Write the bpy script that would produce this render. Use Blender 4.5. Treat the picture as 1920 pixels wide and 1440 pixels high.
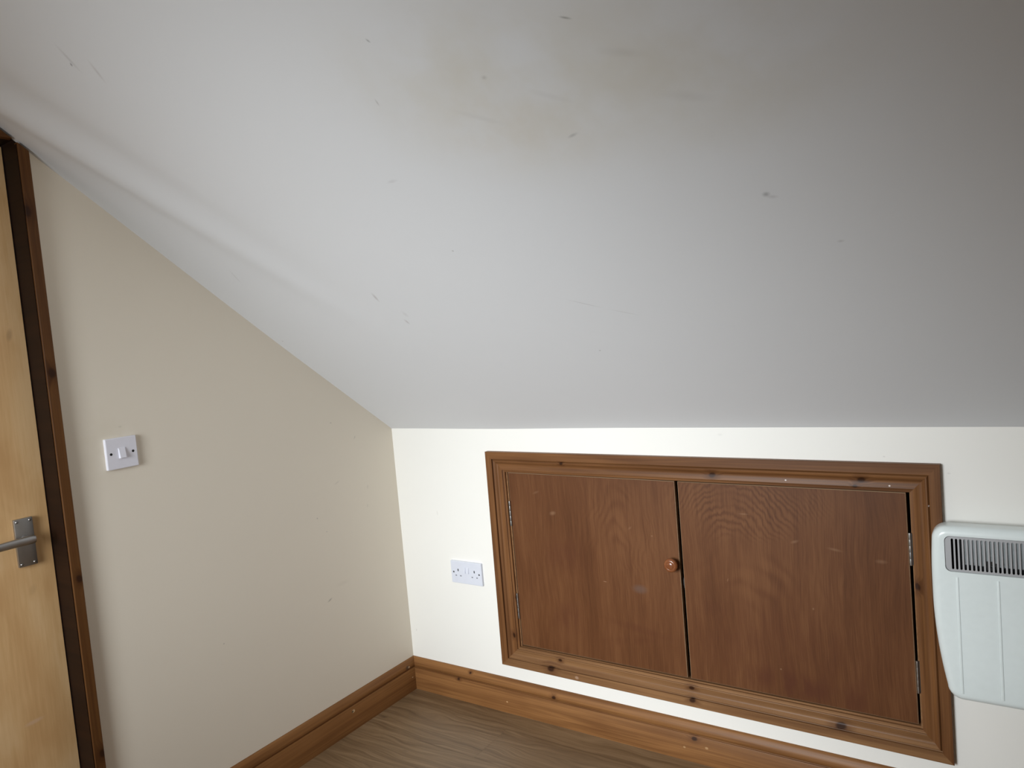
import bpy, bmesh, math, random
from mathutils import Vector, Matrix, Euler
random.seed(7)
for o in list(bpy.data.objects): bpy.data.objects.remove(o, do_unlink=True)
scene = bpy.context.scene
COL = scene.collection

# ------------------------------------------------------------------ camera
YAW, PITCH, ROLL, FPX = 0.5967, -0.0630, -0.0855, 1356.4
def cam_matrix():
    fwd = Vector((-math.sin(YAW)*math.cos(PITCH), math.cos(YAW)*math.cos(PITCH), math.sin(PITCH)))
    r = fwd.cross(Vector((0, 0, 1))).normalized(); u = r.cross(fwd)
    c, s = math.cos(ROLL), math.sin(ROLL)
    r2 = r*c + u*s; u2 = u*c - r*s; b = -fwd
    m = Matrix(((r2.x, u2.x, b.x, 2.025), (r2.y, u2.y, b.y, -2.1008), (r2.z, u2.z, b.z, 1.3791), (0, 0, 0, 1)))
    return m
cam_d = bpy.data.cameras.new('camera'); cam = bpy.data.objects.new('camera', cam_d); COL.objects.link(cam)
cam_d.sensor_fit = 'HORIZONTAL'; cam_d.sensor_width = 36.0; cam_d.lens = FPX/1920*36.0
cam_d.clip_start = 0.02
cam.matrix_world = cam_matrix(); scene.camera = cam

# ------------------------------------------------------------------ room numbers (metres)
H, SL = 1.0612, 0.730           # knee wall height, roof slope
RX, RY, FLAT = 3.10, -2.95, 2.36 # right wall, window wall, flat ceiling
HS = 0.128                       # skirting height
WX0, WX1, WZ0, WZ1 = 0.30, 1.35, 0.70, 1.95   # window in the wall behind the camera

# ------------------------------------------------------------------ sky, daylight, exposure
w = bpy.data.worlds.new('sky'); scene.world = w; w.use_nodes = True
bg = w.node_tree.nodes['Background']; bg.inputs[0].default_value = (0.80, 0.90, 1.0, 1); bg.inputs[1].default_value = 1.0
def area(name, loc, rot, sx, sy, power, col, spread=180):
    l = bpy.data.lights.new(name, 'AREA'); l.shape = 'RECTANGLE'; l.size = sx; l.size_y = sy
    l.energy = power; l.color = col; l.spread = math.radians(spread)
    o = bpy.data.objects.new(name, l); COL.objects.link(o); o.location = loc; o.rotation_euler = rot; return o
area('window_daylight', ((WX0+WX1)/2, RY-0.30, (WZ0+WZ1)/2), (math.radians(90-17), 0, math.radians(-2.0)), WX1-WX0-0.08, WZ1-WZ0-0.08, 26.0, (0.91, 0.965, 1.0), 76)
VY0, VY1, VZ0, VZ1 = -2.80, -2.10, 0.90, 1.80              # small window added in the unseen right-hand wall as side fill
area('added_side_fill', (RX+0.30, (VY0+VY1)/2, (VZ0+VZ1)/2), (math.radians(110), 0, math.radians(85)), VY1-VY0-0.08, VZ1-VZ0-0.08, 4.4, (1.0, 0.95, 0.86), 75)  # fill lamp behind the added window, lifts the gable wall and door
vs = scene.view_settings
vs.view_transform = 'Standard'; vs.look = 'None'; vs.exposure = 0.0; vs.gamma = 1.0; vs.use_curve_mapping = False

# ------------------------------------------------------------------ helpers
def tag(o, label=None, cat=None, kind=None, group=None):
    if label: o['label'] = label
    if cat: o['category'] = cat
    if kind: o['kind'] = kind
    if group: o['group'] = group
    return o
def mesh_obj(name, verts, faces, mat=None, parent=None, smooth=None, mats=None, fm=None):
    me = bpy.data.meshes.new(name); me.from_pydata([tuple(v) for v in verts], [], faces); me.update()
    for m in (mats or ([mat] if mat else [])): me.materials.append(m)
    if fm:
        for p, i in zip(me.polygons, fm): p.material_index = i
    if smooth is not None:
        for p in me.polygons: p.use_smooth = True
        me.set_sharp_from_angle(angle=math.radians(smooth))
    o = bpy.data.objects.new(name, me); COL.objects.link(o)
    if parent: o.parent = parent
    return o
def bm_obj(name, bm, mat=None, parent=None, smooth=None):
    bmesh.ops.recalc_face_normals(bm, faces=bm.faces)
    me = bpy.data.meshes.new(name); bm.to_mesh(me); bm.free()
    if mat: me.materials.append(mat)
    if smooth is not None:
        for p in me.polygons: p.use_smooth = True
        me.set_sharp_from_angle(angle=math.radians(smooth))
    o = bpy.data.objects.new(name, me); COL.objects.link(o)
    if parent: o.parent = parent
    return o
def empty(name, loc=(0, 0, 0)):
    o = bpy.data.objects.new(name, None); COL.objects.link(o); o.location = loc; o.empty_display_size = 0.05; return o
def add_box(bm, lo, hi, bevel=0, seg=2):
    r = bmesh.ops.create_cube(bm, size=1.0)
    vs_ = r['verts']
    for v in vs_:
        v.co = Vector([lo[i] + (v.co[i]+0.5)*(hi[i]-lo[i]) for i in range(3)])
    if bevel:
        es = list({e for v in vs_ for e in v.link_edges})
        bmesh.ops.bevel(bm, geom=es, offset=bevel, segments=seg, affect='EDGES', profile=0.5)
def box(name, lo, hi, mat, parent=None, bevel=0, seg=2, origin=None):
    bm = bmesh.new(); add_box(bm, lo, hi, bevel, seg)
    return bm_obj(name, bm, mat, parent, 40 if bevel else None)
def lathe(name, prof, mat, parent=None, n=32, mtx=None, smooth=40):
    """prof: (r, h) from first pole/ring to last; axis local z"""
    verts, faces, rings = [], [], []
    for r, h in prof:
        if r < 1e-6: rings.append([len(verts)]); verts.append((0, 0, h))
        else:
            rings.append(list(range(len(verts), len(verts)+n)))
            verts += [(r*math.cos(2*math.pi*k/n), r*math.sin(2*math.pi*k/n), h) for k in range(n)]
    for a, b in zip(rings, rings[1:]):
        for k in range(n):
            k2 = (k+1) % n
            if len(a) == 1 and len(b) == 1: continue
            if len(a) == 1: faces.append((a[0], b[k2], b[k]))
            elif len(b) == 1: faces.append((a[k], a[k2], b[0]))
            else: faces.append((a[k], a[k2], b[k2], b[k]))
    o = mesh_obj(name, verts, faces, mat, parent, smooth)
    if mtx: o.matrix_local = mtx
    return o
def strip(name, Ao, Bo, Ai, Bi, normal, prof, W, mat, parent=None, ea=0.0, eb=0.0, back=0.0):
    """moulding swept from end A to end B.  prof: (w, t): w across from the o edge to the i edge, t out of the wall.
    ea / eb shift the ends along the length by that many times t (scribed or mitred inside corners)."""
    Ao, Bo, Ai, Bi, N = [Vector(v) for v in (Ao, Bo, Ai, Bi, normal)]
    X = (Bo-Ao).normalized(); Z = N.normalized(); Y = Z.cross(X).normalized()
    M = Matrix((X, Y, Z)).transposed().to_4x4(); M.translation = Ao
    Mi = M.inverted()
    va, vb = [], []
    for wd, t in prof:
        k = wd/W
        va.append(Mi @ (Ao.lerp(Ai, k) + Z*t + X*(ea*t)))
        vb.append(Mi @ (Bo.lerp(Bi, k) + Z*t + X*(eb*t)))
    n = len(prof); verts = va+vb
    faces = [(i, i+1, n+i+1, n+i) for i in range(n-1)]
    faces += [(n-1, 0, n, 2*n-1)]
    faces += [tuple(range(n-1, -1, -1)), tuple(range(n, 2*n))]
    bm = bmesh.new()
    bv = [bm.verts.new(v) for v in verts]
    for f in faces: bm.faces.new([bv[i] for i in f])
    o = bm_obj(name, bm, mat, None, 32)
    o.matrix_world = M
    if parent:
        o.parent = parent; o.matrix_parent_inverse = Matrix.Identity(4)
        o.matrix_local = parent_world_inv(parent) @ M
    return o
def parent_world_inv(p):
    m = Matrix.Translation(p.location) if p.type == 'EMPTY' else Matrix.Identity(4)
    return m.inverted()

# ------------------------------------------------------------------ materials
def new_mat(name):
    m = bpy.data.materials.new(name); m.use_nodes = True
    nt = m.node_tree; b = nt.nodes['Principled BSDF']; return m, nt, b
def N(nt, typ, **kw):
    n = nt.nodes.new(typ)
    for k, v in kw.items():
        if k.startswith('i_'): n.inputs[k[2:].replace('_', ' ')].default_value = v
        elif isinstance(k, str) and hasattr(n, k): setattr(n, k, v)
    return n
def L(nt, a, b): nt.links.new(a, b)
def mixc(nt, fac, a, b, blend='MIX'):
    n = nt.nodes.new('ShaderNodeMix'); n.data_type = 'RGBA'; n.blend_type = blend; n.clamp_factor = True
    for sock, v in ((n.inputs[0], fac), (n.inputs[6], a), (n.inputs[7], b)):
        if hasattr(v, 'default_value') or hasattr(v, 'is_output'): L(nt, v, sock)
        else: sock.default_value = v if not isinstance(v, tuple) else (v + (1,) if len(v) == 3 else v)
    return n.outputs[2]
def math_(nt, op, a, b=None, clamp=False):
    n = nt.nodes.new('ShaderNodeMath'); n.operation = op; n.use_clamp = clamp
    for i, v in enumerate((a, b)):
        if v is None: continue
        if hasattr(v, 'is_output'): L(nt, v, n.inputs[i])
        else: n.inputs[i].default_value = v
    return n.outputs[0]
def ramp(nt, fac, stops):
    n = nt.nodes.new('ShaderNodeValToRGB'); cr = n.color_ramp
    while len(cr.elements) < len(stops): cr.elements.new(0.5)
    for e, (p, c) in zip(cr.elements, stops): e.position = p; e.color = c if len(c) == 4 else c+(1,)
    L(nt, fac, n.inputs[0]); return n.outputs[0]
def noise(nt, vec, scale, detail=3, rough=0.5, dist=0.0):
    n = nt.nodes.new('ShaderNodeTexNoise'); n.inputs['Scale'].default_value = scale
    n.inputs['Detail'].default_value = detail; n.inputs['Roughness'].default_value = rough
    n.inputs['Distortion'].default_value = dist; L(nt, vec, n.inputs['Vector']); return n.outputs[0]
def vmul(nt, vec, v):
    n = nt.nodes.new('ShaderNodeVectorMath'); n.operation = 'MULTIPLY'; L(nt, vec, n.inputs[0]); n.inputs[1].default_value = v; return n.outputs[0]
def vadd(nt, a, b):
    n = nt.nodes.new('ShaderNodeVectorMath'); n.operation = 'ADD'; L(nt, a, n.inputs[0])
    if hasattr(b, 'is_output'): L(nt, b, n.inputs[1])
    else: n.inputs[1].default_value = b
    return n.outputs[0]
def plane_coord(nt, axes):
    tc = nt.nodes.new('ShaderNodeTexCoord'); sp = nt.nodes.new('ShaderNodeSeparateXYZ'); L(nt, tc.outputs['Object'], sp.inputs[0])
    cb = nt.nodes.new('ShaderNodeCombineXYZ')
    for i, a in enumerate(axes): L(nt, sp.outputs[a], cb.inputs[i])
    return cb.outputs[0], tc.outputs['Object']
def spot(nt, vec, c, ang, ln, wd, inner=0.25):
    """soft elliptical mark of real size at c in the plane: 1 inside, 0 outside"""
    s = vadd(nt, vec, (-c[0], -c[1], 0))
    r = nt.nodes.new('ShaderNodeVectorRotate'); r.rotation_type = 'Z_AXIS'; r.inputs['Angle'].default_value = -math.radians(ang)
    L(nt, s, r.inputs['Vector'])
    m = vmul(nt, r.outputs[0], (1/ln, 1/wd, 0))
    le = nt.nodes.new('ShaderNodeVectorMath'); le.operation = 'LENGTH'; L(nt, m, le.inputs[0])
    mr = nt.nodes.new('ShaderNodeMapRange'); mr.interpolation_type = 'SMOOTHSTEP'
    mr.inputs[1].default_value = 1.0; mr.inputs[2].default_value = inner; mr.inputs[3].default_value = 0; mr.inputs[4].default_value = 1
    L(nt, le.outputs['Value'], mr.inputs[0]); return mr.outputs[0]
def bump(nt, b, h, strength, dist=0.001):
    n = nt.nodes.new('ShaderNodeBump'); n.inputs['Strength'].default_value = strength; n.inputs['Distance'].default_value = dist
    L(nt, h, n.inputs['Height']); L(nt, n.outputs[0], b.inputs['Normal'])

def paint(name, col, axes, marks=(), stains=(), rough=0.75, mk=0.62):
    m, nt, b = new_mat(name)
    vec, obj = plane_coord(nt, axes)
    n1 = noise(nt, obj, 2.2, 3)
    c = mixc(nt, n1, tuple(x*0.985 for x in col), tuple(min(1, x*1.01) for x in col))
    for (p, ang, ln, wd, sc, st, nsc) in stains:           # broad blotchy dirt
        f = spot(nt, vec, p, ang, ln, wd, 0.0)
        nn = noise(nt, obj, nsc, 4, 0.6)
        f = math_(nt, 'MULTIPLY', f, ramp_f(nt, nn, 0.30, 0.68)); f = math_(nt, 'MULTIPLY', f, st)
        c = mixc(nt, f, c, sc)
    for (p, ang, ln, wd, sc, st) in marks:
        f = math_(nt, 'MULTIPLY', spot(nt, vec, p, ang, ln, wd, 0.0), st*mk)
        c = mixc(nt, f, c, sc)
    L(nt, c, b.inputs['Base Color']); b.inputs['Roughness'].default_value = rough
    b.inputs['Specular IOR Level'].default_value = 0.3
    h = noise(nt, obj, 160, 4, 0.6); h2 = noise(nt, obj, 9, 2)
    hh = math_(nt, 'ADD', h, math_(nt, 'MULTIPLY', h2, 2.0))
    bump(nt, b, hh, 0.10, 0.0012)
    return m
def ramp_f(nt, f, a, b_):
    mr = nt.nodes.new('ShaderNodeMapRange'); mr.interpolation_type = 'SMOOTHSTEP'
    mr.inputs[1].default_value = a; mr.inputs[2].default_value = b_; L(nt, f, mr.inputs[0]); return mr.outputs[0]

def wood(name, light, dark, knots=(), flecks=(), rough=0.45, grain=1.0, coat=0.05, knotcol=(0.030, 0.011, 0.005), seed=0.0, contrast=1.0):
    """varnished softwood, grain along local x.  knots: (x, y, radius) in local coordinates"""
    m, nt, b = new_mat(name)
    tc = nt.nodes.new('ShaderNodeTexCoord'); vec = tc.outputs['Object']
    oi = nt.nodes.new('ShaderNodeObjectInfo')
    cb = nt.nodes.new('ShaderNodeCombineXYZ'); L(nt, math_(nt, 'MULTIPLY', oi.outputs['Random'], 20.0), cb.inputs[0]); L(nt, math_(nt, 'MULTIPLY', oi.outputs['Random'], 7.0), cb.inputs[1])
    # the grain bends around the knots
    ysum = None
    for (kx, ky, r) in knots:
        f = spot(nt, vec, (kx, ky), 0, r*5.0, r*3.2, 0.0)
        f = math_(nt, 'MULTIPLY', f, 0.012)
        ysum = f if ysum is None else math_(nt, 'ADD', ysum, f)
    v = vec
    if ysum is not None:
        cy = nt.nodes.new('ShaderNodeCombineXYZ'); L(nt, ysum, cy.inputs[1]); v = vadd(nt, v, cy.outputs[0])
    v = vadd(nt, v, cb.outputs[0]); v = vadd(nt, v, (seed, seed*0.37, 0))
    fine = noise(nt, vmul(nt, v, (2.2*grain, 170*grain, 170*grain)), 1.0, 4, 0.55, 0.4)
    broad = noise(nt, vmul(nt, v, (1.4, 32, 32)), 1.0, 3, 0.5, 0.8)
    blot = noise(nt, vmul(nt, v, (5, 9, 9)), 1.0, 2)
    f = math_(nt, 'ADD', math_(nt, 'MULTIPLY', fine, 0.46), math_(nt, 'MULTIPLY', broad, 0.54))
    f = ramp_f(nt, f, 0.5-0.22/contrast, 0.5+0.22/contrast)
    c = mixc(nt, f, dark, light)
    c = mixc(nt, ramp_f(nt, blot, 0.35, 0.75), c, mixc(nt, 0.22, c, (dark[0]*0.8, dark[1]*0.65, dark[2]*0.55)))
    for (kx, ky, r) in knots:
        r *= 1.35
        halo = math_(nt, 'MULTIPLY', spot(nt, vec, (kx, ky), 0, r*3.4, r*2.2, 0.1), 0.6)
        c = mixc(nt, halo, c, (dark[0]*0.62, dark[1]*0.52, dark[2]*0.55))
        c = mixc(nt, math_(nt, 'MULTIPLY', spot(nt, vec, (kx, ky), 12, r*1.25, r*0.9, 0.45), 0.92), c, knotcol)
    for (kx, ky, r, col) in flecks:
        c = mixc(nt, math_(nt, 'MULTIPLY', spot(nt, vec, (kx, ky), 0, r*1.3, r, 0.5), 0.85), c, col)
    L(nt, c, b.inputs['Base Color']); b.inputs['Roughness'].default_value = rough
    b.inputs['Coat Weight'].default_value = coat; b.inputs['Coat Roughness'].default_value = 0.25; b.inputs['Specular IOR Level'].default_value = 0.16
    bump(nt, b, fine, 0.12, 0.0006)
    return m

def simple(name, col, rough=0.4, metal=0.0, spec=0.5, nz=0.0, coat=0.0):
    m, nt, b = new_mat(name)
    tc = nt.nodes.new('ShaderNodeTexCoord')
    n1 = noise(nt, tc.outputs['Object'], 60, 3)
    k = 0.03+nz
    c = mixc(nt, n1, tuple(x*(1-k) for x in col), tuple(min(1, x*(1+k)) for x in col))
    L(nt, c, b.inputs['Base Color']); b.inputs['Roughness'].default_value = rough; b.inputs['Metallic'].default_value = metal
    b.inputs['Specular IOR Level'].default_value = spec; b.inputs['Coat Weight'].default_value = coat
    return m

SCUFF = (0.22, 0.19, 0.18)
CREAM = (0.80, 0.73, 0.62)
def ceil_y(y): return y
M_ceiling = paint('ceiling_emulsion', (0.73, 0.735, 0.745), (0, 1, 2),
    marks=[((0.470, -1.318), -75, 0.036, 0.006, SCUFF, 0.35), ((0.4600, -1.3084), -40, 0.006, 0.003, (0.03, 0.03, 0.04), 0.95),
           ((0.505, -1.281), -65, 0.030, 0.0055, (0.30, 0.24, 0.22), 0.40), ((1.147, -1.1563), 60, 0.006, 0.003, (0.12, 0.12, 0.11), 0.7),
           ((1.072, -1.067), -80, 0.009, 0.003, SCUFF, 0.55), ((1.4927, -1.0882), 25, 0.013, 0.0026, (0.12, 0.12, 0.10), 0.8),
           ((1.3067, -1.0482), 0, 0.008, 0.005, SCUFF, 0.4), ((1.3992, -0.9172), -10, 0.016, 0.004, (0.2, 0.2, 0.19), 0.55),
           ((1.683, -0.7292), -5, 0.010, 0.007, (0.16, 0.16, 0.16), 0.75), ((1.692, -0.722), 10, 0.014, 0.005, SCUFF, 0.35),
           ((1.7827, -0.6042), 0, 0.009, 0.004, SCUFF, 0.4), ((0.960, -0.9225), 0, 0.02, 0.005, SCUFF, 0.25),
           ((0.6005, -0.637), 100, 0.022, 0.0065, (0.33, 0.28, 0.27), 0.75), ((0.619, -0.538), 85, 0.014, 0.006, (0.33, 0.28, 0.27), 0.65),
           ((0.640, -0.566), 90, 0.016, 0.010, SCUFF, 0.20), ((0.186, -0.777), 110, 0.034, 0.005, SCUFF, 0.22),
           ((1.190, -0.527), 27, 0.055, 0.0016, SCUFF, 0.5), ((1.274, -0.486), 24, 0.05, 0.0014, SCUFF, 0.4),
           ((1.1365, -0.3615), 0, 0.004, 0.003, SCUFF, 0.8), ((0.9603, -0.734), 0, 0.004, 0.003, SCUFF, 0.8),
           ((0.0366, -0.5133), 0, 0.005, 0.003, SCUFF, 0.7), ((1.55, -1.02), 20, 0.05, 0.01, SCUFF, 0.15),
           ((1.62, -0.93), 20, 0.06, 0.012, SCUFF, 0.15), ((1.25, -0.99), 30, 0.07, 0.008, SCUFF, 0.12), ((1.40, -0.99), 30, 0.05, 0.008, SCUFF, 0.12)],
    stains=[((1.35, -1.02), 15, 0.48, 0.24, (0.60, 0.545, 0.42), 0.50, 4.0), ((1.68, -0.98), 10, 0.30, 0.20, (0.58, 0.52, 0.40), 0.50, 4.5),
            ((1.30, -0.95), 20, 0.24, 0.10, (0.62, 0.52, 0.40), 0.20, 9.0)])
M_left = paint('magnolia_emulsion_side', CREAM, (1, 2, 0),
    marks=[((-0.3961, 0.4998), 22, 0.016, 0.0045, (0.12, 0.10, 0.09), 0.8), ((-0.3087, 0.9084), 20, 0.020, 0.004, SCUFF, 0.28),
           ((-0.4154, 0.803), 0, 0.004, 0.004, SCUFF, 0.8), ((-0.3787, 0.7448), 0, 0.004, 0.003, SCUFF, 0.7),
           ((-0.201, 1.0584), 60, 0.010, 0.005, SCUFF, 0.45), ((-0.3102, 1.129), 0, 0.007, 0.003, SCUFF, 0.6),
           ((-0.8256, 0.5133), 0, 0.004, 0.003, SCUFF, 0.8), ((-0.16, 0.86), 80, 0.012, 0.006, SCUFF, 0.25), ((-0.17, 0.79), 80, 0.010, 0.005, SCUFF, 0.25),
           ((-1.062, 1.228), 0, 0.008, 0.004, SCUFF, 0.3), ((-0.33, 0.54), 0, 0.05, 0.012, SCUFF, 0.10)],
    stains=[((-1.09, 1.18), 0, 0.14, 0.15, (0.62, 0.55, 0.40), 0.22, 14.0)])
M_back = paint('magnolia_emulsion_knee', (0.86, 0.84, 0.79), (0, 2, 1),
    marks=[((0.1982, 0.7308), 95, 0.014, 0.004, SCUFF, 0.28), ((0.0303, 0.2394), 80, 0.007, 0.003, SCUFF, 0.5),
           ((1.326, 1.0417), 0, 0.012, 0.006, SCUFF, 0.15), ((1.905, 0.945), 0, 0.006, 0.003, SCUFF, 0.3), ((1.76, 0.985), 0, 0.004, 0.003, SCUFF, 0.4)])
M_plain = paint('magnolia_emulsion_room', (0.70, 0.59, 0.46), (0, 2, 1))  # deeper cream on unseen walls, set to warm and dim the bounced light
PL, PD = (0.295, 0.136, 0.047), (0.150, 0.062, 0.020)
M_lining = wood('dark_brown_lining', (0.020, 0.0065, 0.002), (0.009, 0.0028, 0.0009), rough=0.55, coat=0.0)  # very dark brown wood, well below the other pine tones
M_archdoor = wood('door_architrave_pine', (0.145, 0.062, 0.019), (0.075, 0.029, 0.009), knots=[(0.852, 0.008, 0.008), (1.391, 0.012, 0.010), (0.378, 0.004, 0.009), (1.80, 0.024, 0.012)])
M_white = simple('white_plastic', (0.69, 0.71, 0.785), 0.28, 0, 0.5)
M_switchwhite = simple('white_switch_plastic', (0.78, 0.77, 0.84), 0.25, 0, 0.5)
M_black = simple('black_hole', (0.006, 0.006, 0.007), 0.8)
M_slotgrey = simple('grey_shutter', (0.22, 0.23, 0.26), 0.5)
M_steel = simple('steel', (0.46, 0.45, 0.44), 0.33, 1.0, nz=0.02)
M_darksteel = simple('dark_steel', (0.10, 0.10, 0.10), 0.4, 1.0)
M_satin = simple('satin_aluminium', (0.44, 0.43, 0.42), 0.42, 1.0, nz=0.04)
M_heater = simple('heater_enamel', (0.79, 0.855, 0.845), 0.30, 0, 0.5, coat=0.15)
M_grille = simple('grille_silver', (0.46, 0.46, 0.47), 0.38, 0.25)
M_reflector = simple('galvanised_reflector', (0.52, 0.56, 0.57), 0.5, 0.25)
M_cavity = simple('heater_cavity', (0.012, 0.012, 0.012), 0.8)
M_dark = simple('cupboard_void', (0.02, 0.015, 0.012), 0.9)
M_upvc = simple('white_upvc', (0.8, 0.8, 0.8), 0.3)

def ply_mat():
    """mahogany-stained plywood, cathedral figure on one sheet; grain along z, object coordinates are world x, z"""
    m, nt, b = new_mat('stained_plywood')
    vec, obj = plane_coord(nt, (0, 2, 1))
    warp = noise(nt, vmul(nt, vec, (6, 3, 1)), 1.0, 3)
    cbw = nt.nodes.new('ShaderNodeCombineXYZ'); L(nt, math_(nt, 'MULTIPLY', math_(nt, 'SUBTRACT', warp, 0.5), 0.035), cbw.inputs[0])
    v = vadd(nt, vec, cbw.outputs[0])
    fine = noise(nt, vmul(nt, v, (330, 9, 1)), 1.0, 3, 0.6)
    mid = noise(nt, vmul(nt, v, (60, 2.5, 1)), 1.0, 3, 0.5)
    broad = noise(nt, vmul(nt, v, (9, 2.2, 1)), 1.0, 3, 0.5)
    # cathedral arches on the right-hand sheet, a rounder figure on the left-hand one
    def arches(c, sx, sz, freq, mask, jag, amp):
        s = vadd(nt, vec, (-c[0], -c[1], 0))
        jn = noise(nt, vmul(nt, vec, (55, 14, 1)), 1.0, 3, 0.65)
        jc = nt.nodes.new('ShaderNodeCombineXYZ'); L(nt, math_(nt, 'MULTIPLY', math_(nt, 'SUBTRACT', jn, 0.5), jag), jc.inputs[1])
        jn2 = noise(nt, vmul(nt, vec, (7, 7, 1)), 1.0, 2); L(nt, math_(nt, 'MULTIPLY', math_(nt, 'SUBTRACT', jn2, 0.5), 0.10), jc.inputs[0])
        s = vadd(nt, s, jc.outputs[0])
        le = nt.nodes.new('ShaderNodeVectorMath'); le.operation = 'LENGTH'; L(nt, vmul(nt, s, (1/sx, 1/sz, 0)), le.inputs[0])
        wv = math_(nt, 'SINE', math_(nt, 'MULTIPLY', le.outputs['Value'], freq))
        wv = math_(nt, 'ADD', math_(nt, 'MULTIPLY', wv, 0.5), 0.5)
        wv = math_(nt, 'POWER', wv, 1.6)
        k = spot(nt, vec, *mask)
        gate = ramp_f(nt, noise(nt, vmul(nt, vec, (8, 8, 1)), 1.0, 2), 0.34, 0.60)
        return math_(nt, 'MULTIPLY', math_(nt, 'MULTIPLY', math_(nt, 'SUBTRACT', wv, 0.45), k), math_(nt, 'MULTIPLY', gate, amp))
    a1 = arches((1.34, 0.52), 0.16, 0.30, 88.0, ((1.38, 0.85), 0, 0.30, 0.17, 0.3), 0.034, 0.20)
    a2 = arches((0.96, 0.50), 0.10, 0.42, 44.0, ((0.98, 0.72), 0, 0.20, 0.28, 0.1), 0.012, 0.10)
    a3 = arches((1.36, 0.42), 0.20, 0.30, 34.0, ((1.46, 0.62), 0, 0.30, 0.16, 0.1), 0.010, 0.10)
    f = math_(nt, 'ADD', math_(nt, 'MULTIPLY', fine, 0.38), math_(nt, 'MULTIPLY', mid, 0.26))
    f = math_(nt, 'ADD', f, math_(nt, 'MULTIPLY', broad, 0.42))
    for a in (a1, a2, a3): f = math_(nt, 'SUBTRACT', f, a)
    f = ramp_f(nt, f, 0.24, 0.82)
    c = ramp(nt, f, [(0.0, (0.070, 0.024, 0.008)), (0.5, (0.118, 0.044, 0.0155)), (1.0, (0.170, 0.071, 0.027))])
    st = (0.085, 0.026, 0.011)
    for (p, ang, ln, wd, s_) in [((0.76, 0.62), 0, 0.13, 0.10, 0.40), ((1.50, 0.31), -4, 0.20, 0.055, 0.80), ((1.66, 0.30), 80, 0.09, 0.04, 0.6), ((0.75, 0.40), 60, 0.09, 0.07, 0.45),
                                 ((1.02, 0.40), -8, 0.16, 0.02, 0.35), ((1.45, 0.40), 0, 0.40, 0.22, 0.30), ((1.28, 0.50), 0, 0.07, 0.05, 0.3), ((0.98, 0.355), 10, 0.15, 0.02, 0.25)]:
        k = math_(nt, 'MULTIPLY', spot(nt, vec, p, ang, ln, wd, 0.15), ramp_f(nt, noise(nt, vmul(nt, vec, (30, 9, 1)), 1.0, 3), 0.30, 0.62))
        c = mixc(nt, math_(nt, 'MULTIPLY', k, s_), c, st)
    lt = (0.33, 0.19, 0.11)
    for (p, ang, ln, wd, s_) in [((0.722, 0.765), 15, 0.018, 0.010, 0.5), ((0.905, 0.545), 0, 0.010, 0.0025, 0.8), ((1.01, 0.735), 40, 0.012, 0.005, 0.3), ((1.085, 0.715), 0, 0.005, 0.004, 0.5),
                                 ((1.38, 0.806), 0, 0.022, 0.003, 0.45), ((1.52, 0.735), 20, 0.016, 0.006, 0.40), ((1.625, 0.722), -10, 0.026, 0.006, 0.35), ((1.74, 0.70), 0, 0.02, 0.008, 0.35),
                                 ((1.32, 0.60), 70, 0.008, 0.002, 0.6), ((1.46, 0.35), 0, 0.004, 0.004, 0.7), ((1.56, 0.545), 0, 0.004, 0.005, 0.5), ((0.66, 0.835), 20, 0.02, 0.006, 0.25)]:
        c = mixc(nt, math_(nt, 'MULTIPLY', spot(nt, vec, p, ang, ln, wd, 0.0), s_*0.75), c, lt)
    c = mixc(nt, math_(nt, 'MULTIPLY', spot(nt, vec, (1.03, 0.535), 0, 0.035, 0.02, 0.2), 0.35), c, (0.13, 0.10, 0.09))
    L(nt, c, b.inputs['Base Color'])
    rg = nt.nodes.new('ShaderNodeMapRange'); L(nt, broad, rg.inputs[0]); rg.inputs[3].default_value = 0.40; rg.inputs[4].default_value = 0.54; b.inputs['Specular IOR Level'].default_value = 0.2
    L(nt, rg.outputs[0], b.inputs['Roughness'])
    bump(nt, b, fine, 0.10, 0.0005)
    return m
M_ply = ply_mat()
M_plyedge = wood('plywood_edge', (0.34, 0.22, 0.13), (0.22, 0.13, 0.075), rough=0.55, coat=0)

def veneer_mat():
    m, nt, b = new_mat('birch_veneer')
    vec, obj = plane_coord(nt, (1, 2, 0))
    fine = noise(nt, vmul(nt, vec, (150, 8, 1)), 1.0, 3, 0.6)
    blot = noise(nt, vmul(nt, vec, (7, 3.2, 1)), 1.0, 3, 0.5, 0.5)
    f = math_(nt, 'ADD', math_(nt, 'MULTIPLY', fine, 0.25), math_(nt, 'MULTIPLY', blot, 0.75))
    c = ramp(nt, ramp_f(nt, f, 0.3, 0.72), [(0, (0.64, 0.375, 0.165)), (0.5, (0.74, 0.47, 0.225)), (1, (0.82, 0.56, 0.30))])
    for (p, ang, ln, wd, s_) in [((-1.279, 1.496), 80, 0.022, 0.009, 0.6), ((-1.335, 0.505), 5, 0.03, 0.008, -1), ((-1.30, 0.84), 70, 0.02, 0.012, 0.25)]:
        k = spot(nt, vec, p, ang, ln, wd)
        c = mixc(nt, math_(nt, 'MULTIPLY', k, abs(s_)*0.6), c, (0.28, 0.15, 0.08) if s_ > 0 else (0.72, 0.5, 0.33))
    L(nt, c, b.inputs['Base Color'])
    rg = nt.nodes.new('ShaderNodeMapRange'); L(nt, blot, rg.inputs[0]); rg.inputs[3].default_value = 0.28; rg.inputs[4].default_value = 0.42
    L(nt, rg.outputs[0], b.inputs['Roughness'])
    hb = noise(nt, vmul(nt, vec, (9, 5, 1)), 1.0, 2)
    bump(nt, b, hb, 0.25, 0.004)
    return m
M_veneer = veneer_mat()

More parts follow.
